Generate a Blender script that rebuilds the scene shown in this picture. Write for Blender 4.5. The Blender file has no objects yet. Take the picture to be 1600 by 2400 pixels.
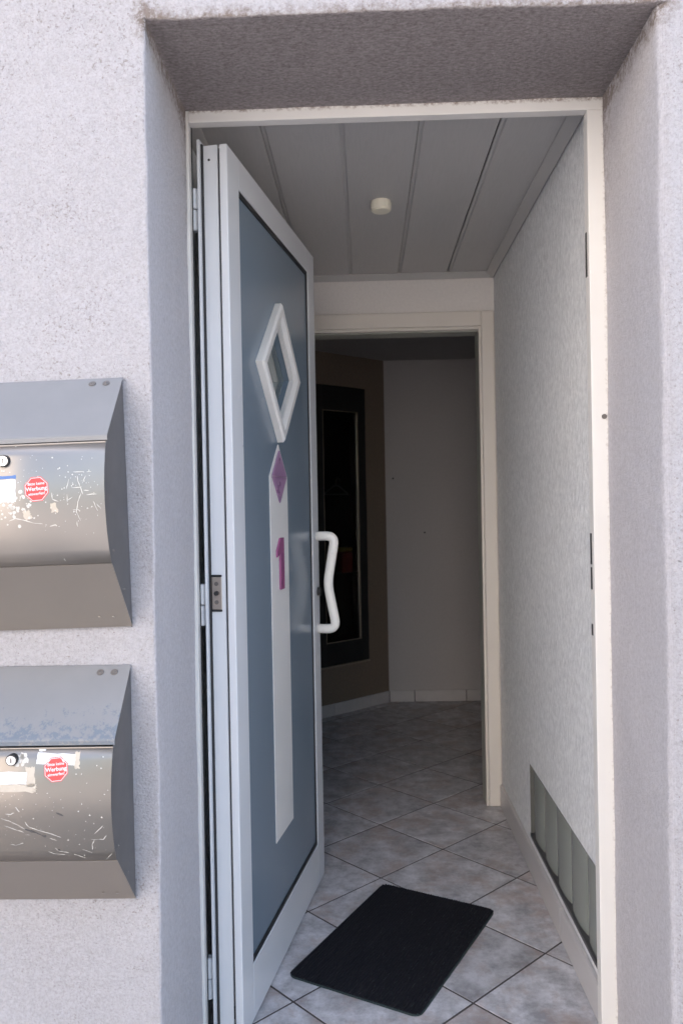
import bpy, bmesh, math, random
from mathutils import Vector, Matrix, noise as mnoise

random.seed(7)
scene = bpy.context.scene
COL = scene.collection

# ------------------------------------------------------------------ camera
cam_d = bpy.data.cameras.new('camera')
cam = bpy.data.objects.new('camera', cam_d)
COL.objects.link(cam)
cam_d.sensor_fit = 'VERTICAL'
cam_d.sensor_height = 23.6
cam_d.lens = 1878.54 / 2400 * 23.6
cam_d.clip_start = 0.05
cam_d.clip_end = 2000
RIGHT = (0.99940765, 0.02908961, -0.01838884)
DOWN = (-0.01820388, -0.00661057, -0.99981244)
FWD = (-0.02920572, 0.99955495, -0.00607711)
cam.matrix_world = Matrix(((RIGHT[0], -DOWN[0], -FWD[0], 0.4116),
                           (RIGHT[1], -DOWN[1], -FWD[1], -1.9112),
                           (RIGHT[2], -DOWN[2], -FWD[2], 1.3025),
                           (0, 0, 0, 1)))
cam_d.dof.use_dof = True
cam_d.dof.focus_distance = 1.65
cam_d.dof.aperture_fstop = 5.6
scene.camera = cam

# ------------------------------------------------------------------ light
SUN_EL, SUN_AZ = 56.0, 30.0      # azimuth clockwise from +Y (into the house); the sun stands behind the house
world = bpy.data.worlds.new('World')
scene.world = world
world.use_nodes = True
wn = world.node_tree.nodes
wl = world.node_tree.links
bg = wn['Background']
sky = wn.new('ShaderNodeTexSky')
sky.sky_type = 'NISHITA'
sky.sun_disc = False
sky.sun_elevation = math.radians(SUN_EL)
sky.sun_rotation = math.radians(SUN_AZ)
sky.dust_density = 4.0
sky.air_density = 1.3
wl.new(sky.outputs[0], bg.inputs[0])
bg.inputs[1].default_value = 0.15
sun_d = bpy.data.lights.new('sun', 'SUN')
sun_d.energy = 3.6
sun_d.angle = math.radians(0.5)
sun_d.color = (1.0, 0.965, 0.95)
sun = bpy.data.objects.new('sun', sun_d)
COL.objects.link(sun)
sdir = Vector((math.sin(math.radians(SUN_AZ)) * math.cos(math.radians(SUN_EL)),
               math.cos(math.radians(SUN_AZ)) * math.cos(math.radians(SUN_EL)),
               math.sin(math.radians(SUN_EL))))
sun.rotation_euler = sdir.to_track_quat('Z', 'Y').to_euler()

scene.view_settings.view_transform = 'Standard'
scene.view_settings.look = 'None'
scene.view_settings.gamma = 1.0
scene.view_settings.use_curve_mapping = False
scene.view_settings.exposure = 2.28
scene.cycles.use_denoising = True
scene.cycles.max_bounces = 12
scene.cycles.diffuse_bounces = 7
scene.cycles.glossy_bounces = 4
scene.cycles.sample_clamp_indirect = 6.0

# ------------------------------------------------------------------ materials
def new_mat(name):
    m = bpy.data.materials.new(name)
    m.use_nodes = True
    return m, m.node_tree.nodes, m.node_tree.links, m.node_tree.nodes['Principled BSDF']

def noise_node(n, l, scale, detail=3, rough=0.55, stretch=None, coord='Object'):
    tc = n.new('ShaderNodeTexCoord')
    mp = n.new('ShaderNodeMapping')
    l.new(tc.outputs[coord], mp.inputs[0])
    if stretch:
        mp.inputs['Scale'].default_value = stretch
    t = n.new('ShaderNodeTexNoise')
    t.inputs['Scale'].default_value = scale
    t.inputs['Detail'].default_value = detail
    t.inputs['Roughness'].default_value = rough
    l.new(mp.outputs[0], t.inputs['Vector'])
    return t

def ramp(n, l, src, a, b, ca=(0, 0, 0, 1), cb=(1, 1, 1, 1)):
    r = n.new('ShaderNodeValToRGB')
    r.color_ramp.elements[0].position = a
    r.color_ramp.elements[1].position = b
    r.color_ramp.elements[0].color = ca
    r.color_ramp.elements[1].color = cb
    l.new(src, r.inputs[0])
    return r

def mix(n, l, fac, a, b):
    m = n.new('ShaderNodeMixRGB')
    for k, v in ((0, fac), (1, a), (2, b)):
        if hasattr(v, 'links') or hasattr(v, 'is_linked'):
            l.new(v, m.inputs[k])
        else:
            m.inputs[k].default_value = v if k == 0 else (*v[:3], 1)
    return m.outputs[0]

def math_n(n, l, op, a, b=None, c=None):
    m = n.new('ShaderNodeMath')
    m.operation = op
    for k, v in enumerate((a, b, c)):
        if v is None:
            continue
        if hasattr(v, 'is_linked'):
            l.new(v, m.inputs[k])
        else:
            m.inputs[k].default_value = v
    return m.outputs[0]

def bump(n, l, p, h, strength, dist, prev=None):
    b = n.new('ShaderNodeBump')
    b.inputs['Strength'].default_value = strength
    b.inputs['Distance'].default_value = dist
    l.new(h, b.inputs['Height'])
    if prev is not None:
        l.new(prev, b.inputs['Normal'])
    l.new(b.outputs[0], p.inputs['Normal'])
    return b.outputs[0]

def simple(name, col, rough=0.5, metal=0.0, var=0.06, vscale=9, bscale=0, bdist=0.0004, spec=0.5, dirt=None):
    m, n, l, p = new_mat(name)
    t = noise_node(n, l, vscale, 5)
    lo = tuple(c * (1 - var) for c in col)
    hi = tuple(min(1, c * (1 + var)) for c in col)
    c = mix(n, l, t.outputs[0], lo, hi)
    if dirt:
        d = noise_node(n, l, dirt[0], 6, 0.7)
        c = mix(n, l, ramp(n, l, d.outputs[0], dirt[1], dirt[1] + 0.08).outputs[0], c, dirt[2])
    l.new(c, p.inputs['Base Color'])
    r2 = ramp(n, l, t.outputs[0], 0.3, 0.7, (rough * .85,) * 3 + (1,), (min(1, rough * 1.15),) * 3 + (1,))
    l.new(r2.outputs[0], p.inputs['Roughness'])
    p.inputs['Metallic'].default_value = metal
    p.inputs['Specular IOR Level'].default_value = spec
    if bscale:
        b = noise_node(n, l, bscale, 3)
        bump(n, l, p, b.outputs[0], 0.5, bdist)
    return m

def mat_plaster():
    m, n, l, p = new_mat('rough_plaster')
    fine = noise_node(n, l, 230, 5, 0.75)
    mid = noise_node(n, l, 95, 3, 0.6, (1, 1, 1))
    big = noise_node(n, l, 2.2, 4, 0.6)
    c = mix(n, l, big.outputs[0], (0.495, 0.474, 0.494), (0.57, 0.547, 0.567))
    grain = noise_node(n, l, 210, 5, 0.8)
    gr_ = ramp(n, l, grain.outputs[0], 0.30, 0.55)  # shade of the fine relief put into the colour
    c = mix(n, l, math_n(n, l, 'MULTIPLY_ADD', gr_.outputs[0], -0.46, 0.46), c, (0.25, 0.215, 0.215))
    mr_ = ramp(n, l, mid.outputs[0], 0.34, 0.62)  # coarser relief, its shading painted in likewise
    c = mix(n, l, math_n(n, l, 'MULTIPLY_ADD', mr_.outputs[0], -0.2, 0.2), c, (0.28, 0.255, 0.255))
    # dirt lodged in the pits of the plaster
    clump = noise_node(n, l, 7, 4, 0.7)
    spot = noise_node(n, l, 175, 3, 0.65)
    s = math_n(n, l, 'MULTIPLY_ADD', clump.outputs[0], 0.38, spot.outputs[0])
    sm = ramp(n, l, s, 0.79, 0.90)
    c = mix(n, l, math_n(n, l, 'MULTIPLY', sm.outputs[0], 0.55), c, (0.20, 0.155, 0.13))
    spot2 = noise_node(n, l, 34, 2, 0.5)
    sm2 = ramp(n, l, spot2.outputs[0], 0.765, 0.80)
    c = mix(n, l, math_n(n, l, 'MULTIPLY', sm2.outputs[0], 0.8), c, (0.10, 0.085, 0.075))
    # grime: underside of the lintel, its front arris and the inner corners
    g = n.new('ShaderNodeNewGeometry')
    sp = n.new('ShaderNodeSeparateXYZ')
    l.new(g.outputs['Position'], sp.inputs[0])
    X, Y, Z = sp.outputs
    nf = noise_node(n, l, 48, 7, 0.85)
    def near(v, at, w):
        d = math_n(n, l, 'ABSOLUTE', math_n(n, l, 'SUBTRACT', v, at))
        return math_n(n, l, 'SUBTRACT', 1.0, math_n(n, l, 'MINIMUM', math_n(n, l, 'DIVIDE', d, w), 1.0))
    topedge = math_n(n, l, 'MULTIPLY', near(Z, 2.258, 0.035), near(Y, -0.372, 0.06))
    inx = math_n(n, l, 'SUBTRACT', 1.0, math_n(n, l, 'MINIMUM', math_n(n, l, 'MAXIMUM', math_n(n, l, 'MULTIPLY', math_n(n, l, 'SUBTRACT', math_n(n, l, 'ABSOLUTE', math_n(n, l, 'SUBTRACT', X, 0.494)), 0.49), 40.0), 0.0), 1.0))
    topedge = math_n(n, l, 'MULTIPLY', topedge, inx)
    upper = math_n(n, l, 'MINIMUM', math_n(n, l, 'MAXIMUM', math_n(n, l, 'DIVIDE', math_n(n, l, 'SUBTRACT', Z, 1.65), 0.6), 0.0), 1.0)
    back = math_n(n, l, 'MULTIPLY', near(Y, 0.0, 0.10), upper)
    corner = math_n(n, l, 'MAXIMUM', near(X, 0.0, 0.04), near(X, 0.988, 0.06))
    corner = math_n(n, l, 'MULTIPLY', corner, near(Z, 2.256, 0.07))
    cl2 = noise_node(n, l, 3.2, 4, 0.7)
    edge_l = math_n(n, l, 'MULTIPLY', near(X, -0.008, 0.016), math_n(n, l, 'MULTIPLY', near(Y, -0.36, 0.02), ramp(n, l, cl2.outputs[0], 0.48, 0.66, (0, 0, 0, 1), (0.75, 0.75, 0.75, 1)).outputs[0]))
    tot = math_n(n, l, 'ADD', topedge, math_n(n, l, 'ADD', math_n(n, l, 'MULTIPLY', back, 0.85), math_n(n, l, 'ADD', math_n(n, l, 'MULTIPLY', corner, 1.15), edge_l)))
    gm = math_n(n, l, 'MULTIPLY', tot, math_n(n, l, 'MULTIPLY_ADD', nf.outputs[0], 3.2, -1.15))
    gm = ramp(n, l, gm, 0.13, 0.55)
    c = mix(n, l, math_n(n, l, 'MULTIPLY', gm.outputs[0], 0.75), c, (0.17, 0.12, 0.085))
    # reveals: smoother plaster, with extra light put into the paler colour
    nx = n.new('ShaderNodeSeparateXYZ')
    l.new(g.outputs['True Normal'], nx.inputs[0])
    revm = ramp(n, l, math_n(n, l, 'ABSOLUTE', nx.outputs[0]), 0.55, 0.85)
    vst = noise_node(n, l, 9, 5, 0.7, (1, 1, .12))
    rc = mix(n, l, vst.outputs[0], (0.585, 0.555, 0.575), (0.69, 0.665, 0.69))
    rc = mix(n, l, math_n(n, l, 'MULTIPLY_ADD', gr_.outputs[0], -0.32, 0.32), rc, (0.3, 0.27, 0.28))
    rc = mix(n, l, math_n(n, l, 'MULTIPLY_ADD', mr_.outputs[0], -0.22, 0.22), rc, (0.30, 0.27, 0.27))
    rc = mix(n, l, math_n(n, l, 'MULTIPLY', gm.outputs[0], 0.75), rc, (0.17, 0.12, 0.085))
    c = mix(n, l, revm.outputs[0], c, rc)
    # general greying of the soffit (dirt, and its shade put into the colour)
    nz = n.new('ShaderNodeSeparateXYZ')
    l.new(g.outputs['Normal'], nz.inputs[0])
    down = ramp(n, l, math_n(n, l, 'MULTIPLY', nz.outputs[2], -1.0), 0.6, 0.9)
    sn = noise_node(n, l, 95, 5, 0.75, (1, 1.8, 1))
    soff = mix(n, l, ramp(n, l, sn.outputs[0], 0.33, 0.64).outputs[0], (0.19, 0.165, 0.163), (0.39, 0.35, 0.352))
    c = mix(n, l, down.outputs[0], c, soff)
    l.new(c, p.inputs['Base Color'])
    p.inputs['Roughness'].default_value = 0.9
    p.inputs['Specular IOR Level'].default_value = 0.2
    b1 = bump(n, l, p, mid.outputs[0], 0.6, 0.006)
    bump(n, l, p, fine.outputs[0], 1.0, 0.006, b1)
    return m

def mat_wallpaper(name, col, stretch=(2.2, 2.2, 0.6), k=0.10, bd=0.002):
    m, n, l, p = new_mat(name)
    f0 = noise_node(n, l, 85, 5, 0.7, stretch)
    f = ramp(n, l, f0.outputs[0], 0.32, 0.68)
    b = noise_node(n, l, 3, 3)
    c = mix(n, l, f.outputs[0], tuple(v * (1 - k) for v in col), tuple(min(1, v * (1 + k)) for v in col))
    c = mix(n, l, math_n(n, l, 'MULTIPLY', b.outputs[0], 0.25), c, tuple(v * 0.9 for v in col))
    l.new(c, p.inputs['Base Color'])
    p.inputs['Roughness'].default_value = 0.85
    p.inputs['Specular IOR Level'].default_value = 0.25
    bump(n, l, p, f.outputs[0], 0.6, bd)
    return m

def mat_tile():
    m, n, l, p = new_mat('stoneware_tile')
    oi = n.new('ShaderNodeObjectInfo')
    tc = n.new('ShaderNodeTexCoord')
    add = n.new('ShaderNodeVectorMath')
    add.operation = 'MULTIPLY_ADD'
    comb = n.new('ShaderNodeCombineXYZ')
    for k in range(3):
        l.new(oi.outputs['Random'], comb.inputs[k])
    l.new(comb.outputs[0], add.inputs[0])
    add.inputs[1].default_value = (37.0, 71.0, 53.0)
    l.new(tc.outputs['Object'], add.inputs[2])
    def nz(s, d=5, r=0.6):
        t = n.new('ShaderNodeTexNoise')
        t.inputs['Scale'].default_value = s
        t.inputs['Detail'].default_value = d
        t.inputs['Roughness'].default_value = r
        l.new(add.outputs[0], t.inputs['Vector'])
        return t
    a, b, d = nz(14, 8, 0.74), nz(6, 6, 0.7), nz(75, 5, 0.75)
    c = mix(n, l, ramp(n, l, a.outputs[0], 0.36, 0.64).outputs[0], (0.27, 0.262, 0.272), (0.59, 0.58, 0.60))
    br = ramp(n, l, b.outputs[0], 0.49, 0.62)
    c = mix(n, l, math_n(n, l, 'MULTIPLY', br.outputs[0], 0.58), c, (0.34, 0.25, 0.21))
    dk = ramp(n, l, d.outputs[0], 0.56, 0.70)
    c = mix(n, l, math_n(n, l, 'MULTIPLY', dk.outputs[0], 0.35), c, (0.20, 0.185, 0.19))
    hsv = n.new('ShaderNodeHueSaturation')
    l.new(c, hsv.inputs['Color'])
    l.new(math_n(n, l, 'MULTIPLY_ADD', oi.outputs['Random'], 0.22, 0.89), hsv.inputs['Value'])
    l.new(hsv.outputs[0], p.inputs['Base Color'])
    l.new(math_n(n, l, 'MULTIPLY_ADD', d.outputs[0], 0.25, 0.28), p.inputs['Roughness'])
    bump(n, l, p, a.outputs[0], 0.25, 0.0015)
    return m

def mat_boxpaint(name, col, lift):
    """weathered taupe enamel"""
    m, n, l, p = new_mat(name)
    t = noise_node(n, l, 5, 4)
    c = mix(n, l, t.outputs[0], tuple(v * .93 for v in col), tuple(v * 1.05 for v in col))
    f = noise_node(n, l, 55, 5, 0.7)
    chips = ramp(n, l, f.outputs[0], 0.70, 0.715)
    c = mix(n, l, math_n(n, l, 'MULTIPLY', chips.outputs[0], lift), c, (0.62, 0.59, 0.55))
    l.new(c, p.inputs['Base Color'])
    p.inputs['Metallic'].default_value = 0.55
    l.new(math_n(n, l, 'MULTIPLY_ADD', t.outputs[0], 0.14, 0.24), p.inputs['Roughness'])
    return m

def mat_hood(name, bare):
    """painted lid: taupe paint greyed by painted-in sky light, bare bluish metal worn along the lower edge (local z)"""
    m, n, l, p = new_mat(name)
    tc = n.new('ShaderNodeTexCoord')
    sp = n.new('ShaderNodeSeparateXYZ')
    l.new(tc.outputs['Object'], sp.inputs[0])
    f = noise_node(n, l, 64, 7, 0.8)
    big = noise_node(n, l, 12, 3)
    base = mix(n, l, big.outputs[0], (0.175, 0.172, 0.174), (0.215, 0.21, 0.212))  # the box paint, with cool sky light put into its grey
    # wear grows towards the drip edge at z = -0.125
    w = math_n(n, l, 'MULTIPLY_ADD', sp.outputs[2], -9.0, -0.62)
    s = math_n(n, l, 'ADD', math_n(n, l, 'MULTIPLY', w, 0.30), f.outputs[0])
    s = math_n(n, l, 'MULTIPLY_ADD', big.outputs[0], 0.25, s)
    wm = ramp(n, l, s, bare, bare + 0.015)
    c = mix(n, l, wm.outputs[0], base, (0.13, 0.147, 0.172))
    rust = ramp(n, l, noise_node(n, l, 24, 5, 0.7).outputs[0], 0.715, 0.74)
    c = mix(n, l, math_n(n, l, 'MULTIPLY', rust.outputs[0], 0.7), c, (0.17, 0.12, 0.09))
    l.new(c, p.inputs['Base Color'])
    p.inputs['Roughness'].default_value = 0.42
    return m

def mat_planks():
    m, n, l, p = new_mat('ceiling_panel_grain')
    tc = n.new('ShaderNodeTexCoord')
    mp = n.new('ShaderNodeMapping')
    mp.inputs['Scale'].default_value = (9, 0.55, 9)
    l.new(tc.outputs['Object'], mp.inputs[0])
    w = n.new('ShaderNodeTexNoise')
    w.inputs['Scale'].default_value = 5
    w.inputs['Detail'].default_value = 5
    w.inputs['Distortion'].default_value = 1.2
    l.new(mp.outputs[0], w.inputs['Vector'])
    rings = math_n(n, l, 'FRACT', math_n(n, l, 'MULTIPLY', w.outputs[0], 7.0))
    c = mix(n, l, math_n(n, l, 'MULTIPLY', rings, 0.5), (0.475, 0.46, 0.45), (0.415, 0.405, 0.395))
    l.new(c, p.inputs['Base Color'])
    p.inputs['Roughness'].default_value = 0.45
    bump(n, l, p, rings, 0.15, 0.0005)
    return m

def mat_glass(name, col=(0.8, 0.86, 0.84), rough=0.02):
    m, n, l, p = new_mat(name)
    p.inputs['Base Color'].default_value = (*col, 1)
    p.inputs['Transmission Weight'].default_value = 1.0
    t = noise_node(n, l, 20, 3)
    l.new(math_n(n, l, 'MULTIPLY_ADD', t.outputs[0], 0.04, rough), p.inputs['Roughness'])
    p.inputs['IOR'].default_value = 1.45
    return m

def mat_frame():
    m, n, l, p = new_mat('white_frame_paint')
    big = noise_node(n, l, 6, 4)
    c = mix(n, l, big.outputs[0], (0.63, 0.605, 0.575), (0.70, 0.68, 0.655))
    d = noise_node(n, l, 34, 6, 0.7)
    c = mix(n, l, math_n(n, l, 'MULTIPLY', ramp(n, l, d.outputs[0], 0.68, 0.76).outputs[0], 0.6), c, (0.45, 0.38, 0.32))
    # brown dirt along the joint with the plaster
    g = n.new('ShaderNodeNewGeometry')
    sp = n.new('ShaderNodeSeparateXYZ')
    l.new(g.outputs['Position'], sp.inputs[0])
    def near(v, at, w):
        k = math_n(n, l, 'ABSOLUTE', math_n(n, l, 'SUBTRACT', v, at))
        return math_n(n, l, 'SUBTRACT', 1.0, math_n(n, l, 'MINIMUM', math_n(n, l, 'DIVIDE', k, w), 1.0))
    e = math_n(n, l, 'MAXIMUM', near(sp.outputs[2], 2.258, .016), math_n(n, l, 'MULTIPLY', near(sp.outputs[0], .990, .014), 0.6))
    f = noise_node(n, l, 70, 6, 0.8)
    gm = math_n(n, l, 'MULTIPLY', e, math_n(n, l, 'MULTIPLY_ADD', f.outputs[0], 3.2, -1.1))
    c = mix(n, l, math_n(n, l, 'MULTIPLY', ramp(n, l, gm, 0.18, 0.6).outputs[0], 0.8), c, (0.20, 0.14, 0.105))
    l.new(c, p.inputs['Base Color'])
    p.inputs['Roughness'].default_value = 0.42
    return m

def mat_panel():
    m, n, l, p = new_mat('slate_blue_panel')
    a = noise_node(n, l, 2.2, 5, 0.6, (1, 1, .5))
    sm = noise_node(n, l, 5, 4, 0.6)
    c = mix(n, l, a.outputs[0], (0.155, 0.205, 0.258), (0.175, 0.225, 0.278))
    l.new(c, p.inputs['Base Color'])
    l.new(math_n(n, l, 'MULTIPLY_ADD', sm.outputs[0], 0.06, 0.20), p.inputs['Roughness'])
    p.inputs['Specular IOR Level'].default_value = 0.6
    return m

M = dict(
    plaster=mat_plaster(),
    wall=mat_wallpaper('textured_wallpaper', (0.88, 0.88, 0.885), (1.2, 1.2, 0.6), 0.24, 0.008),
    endwall=mat_wallpaper('plain_wallpaper', (0.74, 0.70, 0.665), (1, 1, 1), 0.05, 0.001),
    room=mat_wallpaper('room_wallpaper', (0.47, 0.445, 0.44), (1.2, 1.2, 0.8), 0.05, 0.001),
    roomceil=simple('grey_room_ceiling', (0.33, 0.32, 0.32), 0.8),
    brown=mat_wallpaper('brown_wallpaper', (0.20, 0.155, 0.12), (1, 1, 1), 0.10, 0.001),
    tile=mat_tile(),
    skirt=simple('pale_skirting_glaze', (0.52, 0.495, 0.49), 0.35, var=0.12, vscale=14),
    grout=simple('grout', (0.06, 0.05, 0.047), 0.9, var=0.2, vscale=40),
    white=simple('white_powder_coat', (0.62, 0.63, 0.655), 0.32, var=0.05, vscale=5, dirt=(30, 0.72, (0.55, 0.53, 0.52))),
    frame=mat_frame(), winframe=simple('white_window_paint', (0.68, 0.665, 0.65), 0.42, var=0.05, vscale=6, dirt=(34, 0.69, (0.50, 0.43, 0.37))),
    slate=mat_panel(),
    strip=simple('pale_grey_film', (0.72, 0.705, 0.69), 0.35, var=0.02),
    black=simple('black_rubber', (0.014, 0.014, 0.016), 0.55),
    purple=simple('plum_acrylic', (0.31, 0.175, 0.31), 0.3, var=0.05),
    pink=simple('magenta_acrylic', (0.30, 0.085, 0.205), 0.22, var=0.05),
    handle=simple('ivory_nylon', (0.80, 0.77, 0.72), 0.28, var=0.03),
    steel=simple('brushed_steel', (0.45, 0.40, 0.36), 0.35, 0.9, bscale=300),
    chrome=simple('chromed_lock', (0.75, 0.75, 0.76), 0.12, 1.0),
    boxa=mat_boxpaint('taupe_enamel', (0.31, 0.275, 0.245), 0.5),
    boxb=mat_boxpaint('dark_taupe_enamel', (0.275, 0.24, 0.208), 0.4),
    side=simple('shaded_taupe_side', (0.095, 0.09, 0.09), 0.45, dirt=(60, 0.73, (0.4, 0.39, 0.38))),  # mailbox paint darkened: the side's shade put into the colour
    hooda=mat_hood('sky_greyed_lid_paint', 0.93),
    hoodb=mat_hood('worn_lid_paint', 0.715),
    scratch=simple('scratched_primer', (0.54, 0.51, 0.47), 0.5, bscale=90),
    bare=simple('bare_dark_metal', (0.07, 0.065, 0.065), 0.6),
    red=simple('sticker_red', (0.62, 0.025, 0.03), 0.35, var=0.05),
    paper=simple('label_paper', (0.60, 0.60, 0.61), 0.6, var=0.05, vscale=40),
    glue=simple('old_glue', (0.46, 0.40, 0.33), 0.7, var=0.2, vscale=70),
    blue=simple('blue_label_tape', (0.05, 0.13, 0.34), 0.4),
    ink=simple('faded_ink', (0.10, 0.10, 0.12), 0.7),
    cream=simple('cream_casing_paint', (0.66, 0.61, 0.55), 0.4, var=0.03, dirt=(26, 0.72, (0.5, 0.42, 0.34))),
    lining=simple('casing_lining', (0.42, 0.42, 0.37), 0.5),
    plank=mat_planks(),
    cove=simple('ceiling_trim', (0.46, 0.445, 0.43), 0.45, var=0.04),
    dark=simple('dark_joint', (0.05, 0.048, 0.045), 0.8),
    detector=simple('cream_plastic', (0.80, 0.75, 0.61), 0.45),
    mat=simple('doormat_fibre', (0.0155, 0.0155, 0.019), 0.95, var=0.6, vscale=200, bscale=420, bdist=0.004, spec=0.1, dirt=(330, 0.72, (0.13, 0.12, 0.11))),
    matedge=simple('doormat_rubber', (0.02, 0.035, 0.035), 0.6),
    gblock=simple('green_grey_glass_block', (0.25, 0.265, 0.24), 0.22, var=0.12, vscale=6, spec=0.7),
    darklining=simple('dark_lining_tone', (0.10, 0.10, 0.09), 0.8, var=0.2, vscale=50),  # dark tone for the added strip round the glass blocks
    vsill=simple('dark_sill', (0.055, 0.052, 0.055), 0.4),
    glass=mat_glass('clear_glass'),
    tint=mat_glass('dark_glass', (0.5, 0.5, 0.5)),
    void=simple('black_lining', (0.016, 0.015, 0.015), 0.5),
    trimline=simple('bronze_trim', (0.30, 0.25, 0.19), 0.4, 0.3),
    hanger=simple('grey_hanger_plastic', (0.28, 0.28, 0.29), 0.4),
    redcloth=simple('red_plastic', (0.30, 0.02, 0.016), 0.4),
    yellow=simple('yellow_plastic', (0.40, 0.25, 0.03), 0.4),
    render=simple('pale_house_render', (0.76, 0.72, 0.67), 0.9),
    asphalt=simple('pavement_concrete', (0.215, 0.205, 0.20), 0.9, var=0.15, vscale=3, bscale=120, bdist=0.003),
    screw=simple('dull_screw', (0.16, 0.145, 0.135), 0.45, 0.5),
)

# ------------------------------------------------------------------ builders
def obj(name, bm, mat, parent=None, smooth=False, kind=None):
    bmesh.ops.recalc_face_normals(bm, faces=bm.faces)
    me = bpy.data.meshes.new(name)
    bm.to_mesh(me)
    bm.free()
    me.materials.append(mat)
    if smooth:
        for p in me.polygons:
            p.use_smooth = True
    o = bpy.data.objects.new(name, me)
    COL.objects.link(o)
    if parent is not None:
        o.parent = parent
    if kind:
        o['kind'] = kind
    return o

def thing(name, label, cat, loc=(0, 0, 0), rot=(0, 0, 0), group=None):
    o = bpy.data.objects.new(name, None)
    o.empty_display_size = 0.1
    COL.objects.link(o)
    o.location = loc
    o.rotation_euler = rot
    o['label'] = label
    o['category'] = cat
    o['kind'] = 'thing'
    if group:
        o['group'] = group
    return o

def box(bm, x0, x1, y0, y1, z0, z1, bev=0.0, seg=1):
    vs = [bm.verts.new((x, y, z)) for x in (x0, x1) for y in (y0, y1) for z in (z0, z1)]
    fs = [bm.faces.new([vs[i] for i in q]) for q in ((0, 1, 3, 2), (4, 6, 7, 5), (0, 4, 5, 1), (2, 3, 7, 6), (0, 2, 6, 4), (1, 5, 7, 3))]
    if bev:
        es = list({e for f in fs for e in f.edges})
        bmesh.ops.bevel(bm, geom=es, offset=bev, segments=seg, affect='EDGES', clamp_overlap=True)
    return bm

def B(*a, **k):
    return box(bmesh.new(), *a, **k)

def prism(bm, pts, axis, a, b, bev=0.0):
    """polygon pts (2-D) extruded along axis ('x','y','z') from a to b"""
    def P(p, t):
        return {'x': (t, p[0], p[1]), 'y': (p[0], t, p[1]), 'z': (p[0], p[1], t)}[axis]
    lo = [bm.verts.new(P(p, a)) for p in pts]
    hi = [bm.verts.new(P(p, b)) for p in pts]
    fs = [bm.faces.new(lo), bm.faces.new(hi[::-1])]
    k = len(pts)
    for i in range(k):
        fs.append(bm.faces.new((lo[i], lo[(i + 1) % k], hi[(i + 1) % k], hi[i])))
    bmesh.ops.recalc_face_normals(bm, faces=fs)
    if bev:
        es = list({e for f in fs for e in f.edges})
        bmesh.ops.bevel(bm, geom=es, offset=bev, segments=2, affect='EDGES', clamp_overlap=True)
    return bm

def cyl(bm, c, r, axis, a, b, seg=20, r2=None):
    r2 = r if r2 is None else r2
    rings = []
    for t, rr in ((a, r), (b, r2)):
        ring = []
        for i in range(seg):
            an = 2 * math.pi * i / seg
            u, v = c[0] + rr * math.cos(an), c[1] + rr * math.sin(an)
            ring.append(bm.verts.new({'x': (t, u, v), 'y': (u, t, v), 'z': (u, v, t)}[axis]))
        rings.append(ring)
    for i in range(seg):
        j = (i + 1) % seg
        bm.faces.new((rings[0][i], rings[0][j], rings[1][j], rings[1][i]))
    bm.faces.new(rings[0])
    bm.faces.new(rings[1][::-1])
    return bm

def tube(bm, path, r, seg=14):
    pts = [Vector(p) for p in path]
    rings = []
    nrm = None
    for i, p in enumerate(pts):
        t = (pts[min(i + 1, len(pts) - 1)] - pts[max(i - 1, 0)]).normalized()
        if nrm is None:
            nrm = t.orthogonal().normalized()
        nrm = (nrm - t * nrm.dot(t)).normalized()
        bn = t.cross(nrm)
        rings.append([bm.verts.new(p + r * (math.cos(2 * math.pi * k / seg) * nrm + math.sin(2 * math.pi * k / seg) * bn)) for k in range(seg)])
    for a, b in zip(rings, rings[1:]):
        for k in range(seg):
            bm.faces.new((a[k], a[(k + 1) % seg], b[(k + 1) % seg], b[k]))
    bm.faces.new(rings[0])
    bm.faces.new(rings[-1][::-1])
    return bm

def smooth_path(pts, rad, n=7):
    """polyline with its corners rounded by quadratic arcs"""
    V = [Vector(p) for p in pts]
    out = [V[0]]
    for i in range(1, len(V) - 1):
        a, b = (V[i - 1] - V[i]), (V[i + 1] - V[i])
        r = min(rad, a.length * .48, b.length * .48)
        p, q = V[i] + a.normalized() * r, V[i] + b.normalized() * r
        for k in range(n + 1):
            t = k / n
            out.append((1 - t) ** 2 * p + 2 * t * (1 - t) * V[i] + t * t * q)
    out.append(V[-1])
    return out

# ================================================================== SETTING

# ---- pavement outside
g = obj('pavement', B(-60, 60, -60, -0.02, -0.5, -0.16), M['asphalt'], kind='structure')

# ---- the other side of the street (met only as light and in reflections)
oh = bmesh.new()
box(oh, -28, .5, -20, -8.5, -.2, 10.5)
for k in range(10):
    for r in (.8, 3.7, 6.6):
        box(oh, -26.6 + 2.7 * k, -25.4 + 2.7 * k, -8.498, -8.43, r, r + 1.4)
obj('opposite_house', oh, M['render'], kind='structure')
# ---- plaster facade with the recessed opening
D = 0.361           # recess depth
ZS = 2.256          # soffit height
XR = 0.988
HT = 4.5            # height of the house

def wob(x, y, z):
    p = Vector((x, y, z))
    a = mnoise.noise_vector(p * 3.1) * 0.0045
    b = mnoise.noise_vector(p * 17.0 + Vector((9, 3, 5))) * 0.0016
    c = mnoise.noise_vector(p * 70.0 + Vector((1, 7, 2))) * 0.0007
    return a + b + c

def spaced(a, b, step):
    k = max(1, int(round((b - a) / step)))
    return [a + (b - a) * i / k for i in range(k + 1)]

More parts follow.
